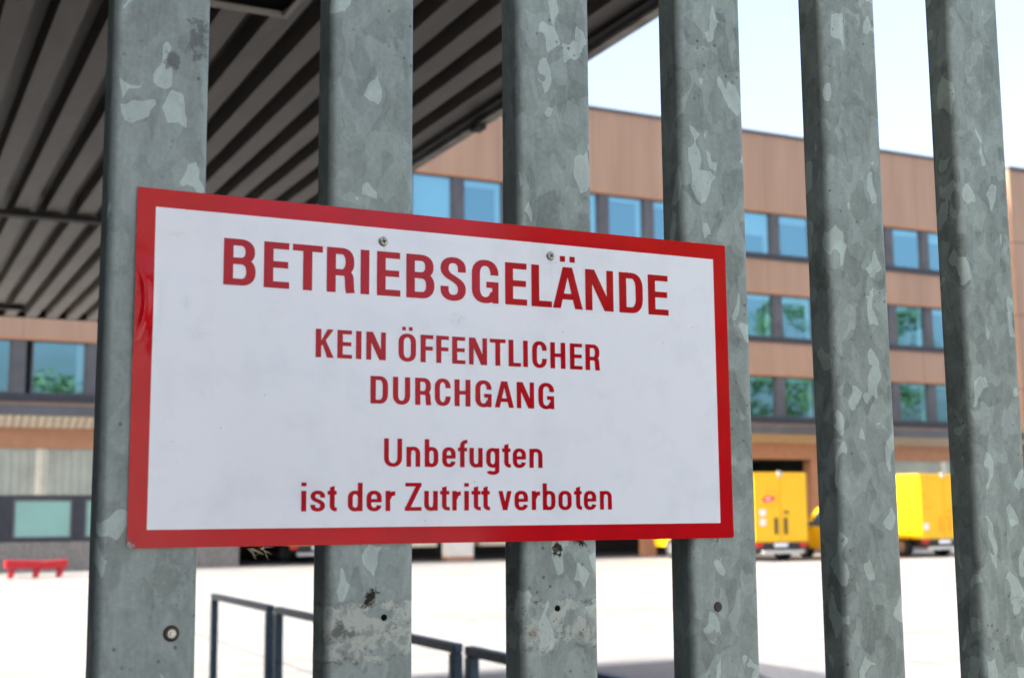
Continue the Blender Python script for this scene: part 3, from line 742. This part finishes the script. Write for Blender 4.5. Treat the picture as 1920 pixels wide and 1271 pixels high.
def glyph(c, w, H, sv, sh):
    P = Pen(sv, sh); xl, xr = sv/2, w-sv/2; yt, yb = H-sh/2, sh/2; mx = w/2; X = H*.712; xt = X-sh/2; rx = (xr-xl)/2
    if c in 'IHEFL': P.rect(0, 0, sv, H)
    if c == 'H': P.rect(w-sv, 0, w, H); P.rect(sv*.5, H*.44, w-sv*.5, H*.44+sh)
    if c in 'EF':
        P.rect(sv*.5, H-sh, w*(.985), H); P.rect(sv*.5, H*.44, w*.95, H*.44+sh)
    if c in 'EL': P.rect(sv*.5, 0, w, sh)
    if c == 'T': P.rect(0, H-sh, w, H); P.rect(mx-sv/2, 0, mx+sv/2, H-sh*.5)
    if c == 'N': P.rect(0, 0, sv*.92, H); P.rect(w-sv*.92, 0, w, H); P.poly((0, H), (sv*1.22, H), (w, 0), (w-sv*1.22, 0))
    if c == 'K':
        P.rect(0, 0, sv, H); P.poly((sv*.9, H*.36), (sv*.9, H*.56), (w-sv*1.15, H), (w*.985, H)); P.poly((sv*1.15, H*.50), (sv*1.55, H*.72), (w, 0), (w-sv*1.2, 0))
    if c == 'A':
        P.poly((0, 0), (sv*1.03, 0), (mx+sv*.30, H), (mx-sv*.62, H)); P.poly((w, 0), (w-sv*1.03, 0), (mx-sv*.30, H), (mx+sv*.62, H)); P.rect(w*.22, H*.215, w*.78, H*.215+sh)
    if c == 'Z': P.rect(w*.03, H-sh, w, H); P.rect(0, 0, w, sh); P.poly((0, sh*.6), (sv*1.12, sh*.6), (w, H-sh*.6), (w-sv*1.12, H-sh*.6))
    if c == 'D':
        P.rect(0, 0, sv, H); ry = H*.30; cxx = xr-rx*.95; r_ = rx*.95
        P.stroke(join([(sv*.5, yt)], arc(cxx, yt-ry, r_, ry, 90, 0), arc(cxx, yb+ry, r_, ry, 0, -90), [(sv*.5, yb)]))
    if c in 'BR':
        P.rect(0, 0, sv, H); mid = H*.525 if c == 'B' else H*.45; xr1 = xr*(.965 if c == 'B' else 1); r_ = rx*.85; ry = (yt-mid)/2
        P.stroke(join([(sv*.5, yt)], arc(xr1-r_, yt-ry, r_, ry, 90, 0), arc(xr1-r_, mid+ry, r_, ry, 0, -90), [(sv*.5, mid)]))
    if c == 'B':
        ry = (mid-yb)/2; P.stroke(join([(sv*.5, mid)], arc(xr-r_, mid-ry, r_, ry, 90, 0), arc(xr-r_, yb+ry, r_, ry, 0, -90), [(sv*.5, yb)]))
    if c == 'R':
        P.stroke(join([(w*.45, mid)], bez((w*.5, mid), (xr*.93, mid), (xr*.965, mid-.02*H), (xr*.98, H*.28)), [(xr*1.0, H*.10), (xr*1.03, 0)]))
    ov = H*.010
    if c in 'OCGU':
        ry = H*.27; t = yt+ov; b = yb-ov
    if c == 'O': P.stroke(join(arc(mx, t-ry, rx, ry, 0, 180, 18), arc(mx, b+ry, rx, ry, 180, 360, 18), [(xr, t-ry)]))
    if c == 'U': P.stroke(join([(xl, H)], arc(mx, b+ry, rx, ry, 180, 360, 20), [(xr, H)]))
    if c == 'C': P.stroke(join([(xr, H*.655)], arc(mx, t-ry, rx, ry, 0, 180, 18), arc(mx, b+ry, rx, ry, 180, 360, 18), [(xr, H*.35)]))
    if c == 'G':
        P.stroke(join([(xr, H*.655)], arc(mx, t-ry, rx, ry, 0, 180, 18), arc(mx, b+ry, rx, ry, 180, 345, 16)))
        P.rect(w-sv*.80, 0, w, H*.50); P.rect(w*.54, H*.50-sh, w-sv*.2, H*.50)
    if c in 'Ss':
        h = H if c == 'S' else X; t = h-sh/2+ov; b = yb-ov; ry = h*.20
        P.stroke(join([(xr, h*.665)], arc(mx, t-ry, rx, ry, 0, 180, 14), bez((xl, t-ry), (xl, h*.50), (xr, h*.53), (xr, b+ry), 18), arc(mx, b+ry, rx, ry, 0, -180, 14), [(xl, h*.325)]), .97)
    ryx = X*.27
    if c in 'nmr': P.rect(0, 0, sv, X)
    if c == 'n': P.stroke(join([(xl+sv*.1, X*.62)], arc(mx, xt-ryx+ov, rx, ryx, 165, 0, 16), [(xr, 0)]))
    if c == 'u': P.rect(w-sv, 0, w, X); P.stroke(join([(xr-sv*.1, X*.38)], arc(mx, yb+ryx-ov, rx, ryx, -15, -180, 16), [(xl, X)]))
    if c == 'r': P.stroke(join([(xl+sv*.05, X*.60)], bez((xl+sv*.15, X*.64), (xl+sv*.3, X*.80), (w*.62, xt*.965), (w, xt*.965))), 1.12)
    if c in 'bdgo':
        P.stroke(join(arc(mx, xt-ryx+ov, rx, ryx, 0, 180, 16), arc(mx, yb+ryx-ov, rx, ryx, 180, 360, 16), [(xr, xt-ryx+ov)]))
    if c == 'b': P.rect(0, 0, sv, H)
    if c == 'd': P.rect(w-sv, 0, w, H)
    if c == 'g':
        P.rect(w-sv, 0, w, X)
        P.stroke(join([(xr, X*.3), (xr, -H*.02)], arc(mx, -H*.105, rx, H*.10, 10, -90, 10), [(mx, -H*.205)], arc(mx, -H*.105, rx, H*.10, -90, -165, 8)))
    if c == 'e':
        P.rect(sv*.5, X*.43, w-sv*.4, X*.43+sh*.9)
        P.stroke(join([(xr, X*.44)], arc(mx, xt-ryx+ov, rx, ryx, 0, 180, 16), arc(mx, yb+ryx-ov, rx, ryx, 180, 348, 16)))
    if c == 't':
        s0 = w*.20 if w > sv*2.1 else w*.24
        P.poly((s0, X*.3), (s0+sv, X*.3), (s0+sv, H*.885), (s0, H*.835)); P.rect(0, X-sh, w*.97, X)
        P.stroke(join([(s0+sv/2, X*.5)], arc(s0+sv/2+(w-s0-sv/2)*.85, yb+X*.18, (w-s0-sv/2)*.85, X*.18, 180, 270, 10), [(w, yb)]))
    if c == 'f':
        s0 = w*.22; P.rect(s0, 0, s0+sv, H*.75); P.rect(0, X-sh, w*.95, X)
        P.stroke(join([(s0+sv/2, X*.8)], arc(s0+sv/2+(w-s0-sv/2)*.8, H-sh/2-H*.17, (w-s0-sv/2)*.8, H*.17, 180, 90, 10), [(w, H-sh/2)]))
    if c == 'i': P.rect(0, 0, sv, X); P.rect(0, H-sh*1.0, sv, H)
    if c == 'v': P.poly((0, X), (sv*1.0, X), (mx+sv*.40, 0), (mx-sv*.52, 0)); P.poly((w, X), (w-sv*1.0, X), (mx-sv*.40, 0), (mx+sv*.52, 0))
    return P.q
LINES = [
 ("BETRIEBSGELÄNDE", 164.8, 33.8, 7.0, 4.9, [61.4,84.8,90.8,109.8,112.2,135.1,138.3,159.7,164.7,171.6,177.7,196.6,201.4,224.6,229.6,251.2,256.2,279.3,285.1,304.5,308.4,326.8,327.6,355.1,357.7,384.1,389.6,412.5,417.7,437.6]),
 ("KEINÖFFENTLICHER", 115.8, 21.0, 4.25, 2.95, [130.4,144.3,147.0,158.5,161.5,165.8,169.6,185.1,195.3,209.5,213.2,223.9,226.1,236.8,239.4,250.5,253.6,269.0,271.4,285.1,287.7,298.5,300.5,304.6,308.5,321.5,324.7,338.4,342.5,354.0,356.8,369.9]),
 ("DURCHGANG", 83.2, 20.6, 4.25, 2.95, [173.1,187.0,190.9,204.8,208.8,221.7,224.9,238.0,241.3,254.7,258.8,272.7,275.3,292.0,294.5,309.8,313.6,327.7]),
 ("Unbefugten", 36.8, 20.8, 3.75, 2.75, [184.1,198.4,201.9,213.0,216.7,227.7,231.0,242.1,244.0,252.0,253.6,264.8,267.8,279.0,281.4,288.9,290.6,302.1,305.1,316.6]),
 ("istderZutrittverboten", 4.1, 20.7, 3.75, 2.75, [121.0,124.8,127.8,138.9,140.7,147.8,156.2,167.5,170.6,182.4,185.4,193.1,200.7,214.1,216.3,227.3,229.2,237.1,239.2,246.3,249.2,253.0,255.2,263.0,263.4,270.8,278.0,289.3,291.8,303.5,306.8,314.2,316.5,327.7,330.4,342.3,344.6,351.6,353.3,364.7,368.0,379.1]),
]
LBL = ["large top line reading BETRIEBSGELÄNDE", "line reading KEIN ÖFFENTLICHER", "line reading DURCHGANG", "line reading Unbefugten", "bottom line reading ist der Zutritt verboten"]
for (txt, base, H, sv, sh, xx), lab in zip(LINES, LBL):
    verts, faces = [], []
    for i, ch in enumerate(txt):
        x0, x1 = xx[2*i], xx[2*i+1]; w = x1-x0
        q = glyph({'Ä': 'A', 'Ö': 'O'}.get(ch, ch), w, H, sv if ch not in 'Ii' else w, sh)
        if ch in 'ÄÖ':
            ds = sh*1.0; gap = ds*.82; y = H*1.125 if ch == 'Ä' else H*1.115
            for sx in (-1, 1):
                cxx = w/2+sx*(gap/2+ds/2); P = Pen(1, 1); P.rect(cxx-ds/2, y, cxx+ds/2, y+ds*.97); q += P.q
        vv, ffs = [], []
        for poly in q:
            o = len(vv); vv += [Vector(p) for p in poly]; ffs.append(list(range(o, o+len(poly))))
        r = delaunay_2d_cdt(vv, [], ffs, 1, 1e-4)
        o = len(verts)
        verts += [((p[0]+x0)/1000, -.00022, (p[1]+base)/1000) for p in r[0]]
        faces += [tuple(k+o for k in f) for f, src in zip(r[2], r[5]) if src]
    me = bpy.data.meshes.new('lettering'); me.from_pydata(verts, [], faces); me.validate()
    bm = bmesh.new(); bm.from_mesh(me)
    for f in bm.faces:
        if f.normal.y > 0: f.normal_flip()
    bm.to_mesh(me); bm.free()
    me.materials.append(MT['letter']); o = bpy.data.objects.new('lettering', me); COL.objects.link(o); o.parent = sign; o['label'] = lab
# --- cross-head screws
for sx, sz, a0 in ((.1826, .2062, 20), (.3260, .2067, 50)):
    m = MB(); seg = 28; prof = [(.0, -.0019), (.0015, -.0018), (.0028, -.0013), (.0037, -.0004), (.0038, -.0001)]
    vs = [(sx, prof[0][1], sz)]
    for r_, y in prof[1:]: vs += [(sx+r_*math.cos(2*math.pi*k/seg), y, sz+r_*math.sin(2*math.pi*k/seg)) for k in range(seg)]
    fs = [(0, 1+(k+1) % seg, 1+k) for k in range(seg)]
    for j in range(len(prof)-2): fs += [(1+j*seg+k, 1+j*seg+(k+1) % seg, 1+(j+1)*seg+(k+1) % seg, 1+(j+1)*seg+k) for k in range(seg)]
    m.add(vs, fs, True)
    m.v = [(a, b-.0018, c+1.6) for a, b, c in m.v]
    sc_ = m.build('screw', MT['screw'], sign)
    m = MB()
    for t in (a0, a0+90):
        c, s_ = math.cos(R(t)), math.sin(R(t)); L_, w_ = .0017, .00042
        m.add([(sx+u*c-v_*s_, -.00205-.0018, sz+1.6+u*s_+v_*c) for u, v_ in ((-L_, -w_), (L_, -w_), (L_, w_), (-L_, w_))], [(0, 1, 2, 3)])
        a0 -= 0
    m.v = [(a, b-(.00001 if i > 3 else 0), c) for i, (a, b, c) in enumerate(m.v)]
    m.build('cross_slot', MT['hole'], sc_)

# ------------------------------------------------------------------ trees across the street, seen mirrored in the windows
def tree(x, y, h, cr_, seed, label):
    rr = random.Random(seed); t = tag(empty('broadleaf_tree', (x, y, 0)), label, "tree", "trees mirrored in the building windows")
    m = MB(); m.tube([(x, y, 0), (x+.1, y, h*.25), (x-.15, y+.1, h*.55), (x, y, h*.85)], [.35, .28, .18, .05], 10)
    for i in range(7):
        a = rr.uniform(0, 6.28); z = h*rr.uniform(.3, .6); e = Vector((x+math.cos(a)*cr_*.7, y+math.sin(a)*cr_*.7, z+h*.2))
        m.tube([(x, y, z), ((x+e.x)/2, (y+e.y)/2, (z+e.z)/2+.3), e], [.13, .08, .03], 6)
    m.build('trunk', MT['bark'], t)
    m = MB(); clumps = []
    for i in range(60):
        a, u = rr.uniform(0, 6.28), rr.uniform(-.9, 1); rad = cr_*(1-u*u*.75)**.5*rr.uniform(.35, .95)
        clumps.append((Vector((x+math.cos(a)*rad, y+math.sin(a)*rad, h*.60+u*h*.36)), rr.uniform(.7, 1.5)))
    for c, r_ in clumps:
        for i in range(70):
            d = Vector((rr.gauss(0, 1), rr.gauss(0, 1), rr.gauss(0, .8))); d = d.normalized()*r_*rr.random()**.4
            p = c+d; a = Vector((rr.gauss(0, 1), rr.gauss(0, 1), rr.gauss(0, 1))).normalized(); b = a.orthogonal().normalized(); s_ = rr.uniform(.13, .26)
            m.add([p-a*s_, p+b*s_*.6, p+a*s_, p-b*s_*.6], [(0, 1, 2, 3)])
    m.build('crown', MT['leaf'], t)
for x, h, c, sd_, lb in ((12.5, 12.2, 3.2, 1, "small dark tree mirrored in the lower windows at the far left"),
                     (70, 21, 5.8, 2, "tall green tree mirrored in the right hand windows, leftmost of three"),
                     (81, 22.5, 6.0, 3, "round green tree mirrored in the windows between the two right bars"),
                     (93, 23.5, 6.2, 4, "tallest tree mirrored in the windows beside the blank stair tower")):
    tree(x, -15.5, h, c, sd_, lb)

# unseen block of foliage added to darken the reflection in the sign's right part
rr = random.Random(9); hd = tag(empty('added_hedge', (14, -17, 0)), "added dark foliage out of view, darkening the right part of the glossy sign", "added_hedge")
m = MB()
for i in range(15000):
    f = rr.random(); xx = rr.uniform(8.6, 26)
    p = Vector((xx, -16.4-rr.random()*.25, rr.uniform(.05, 6.1))) if f < .75 else Vector((xx, rr.uniform(-17.8, -16.4), 6.0+rr.random()*.3))
    a = Vector((rr.gauss(0, 1), rr.gauss(0, .5), rr.gauss(0, 1))).normalized(); b = a.orthogonal().normalized(); q = rr.uniform(.06, .13)
    m.add([p-a*q, p+b*q*.6, p+a*q, p-b*q*.6], [(0, 1, 2, 3)])
m.build('foliage', MT['leaf'], hd)
m = MB(); m.box(8.8, 25.8, -17.7, -16.6, 0, 5.9); m.build('branches', MT['bark'], hd)

# pale house added out of view to brighten the sign's left reflection
hs_ = tag(empty('added_pale_house', (-4, -19, 0)), "added pale house out of view, brightening the left part of the glossy sign", "building")
m = MB(); m.box(-13, 3.7, -24, -15, 0, 6.4); m.build('wall', plain("pale_render", (.70, .67, .62), .9, 0, .06), hs_)
m = MB(); m.add([(-13.3, -14.6, 6.402), (4.0, -14.6, 6.402), (4.0, -24.4, 6.402), (-13.3, -24.4, 6.402), (-13.3, -19.5, 9.2), (4.0, -19.5, 9.2)], [(0, 1, 5, 4), (2, 3, 4, 5), (1, 2, 5), (3, 0, 4), (3, 2, 1, 0)])
m.build('roof', MT['brown'], hs_)
for wx in (-11.5, -8.5, -5.5):
    m = MB(); m.box(wx, wx+1.2, -14.998, -14.96, 3.9, 5.3); w = m.build('window', MT['white'], hs_)
    m = MB(); m.box(wx+.08, wx+1.12, -14.958, -14.95, 3.98, 5.22); m.build('pane', MT['vglass'], w)
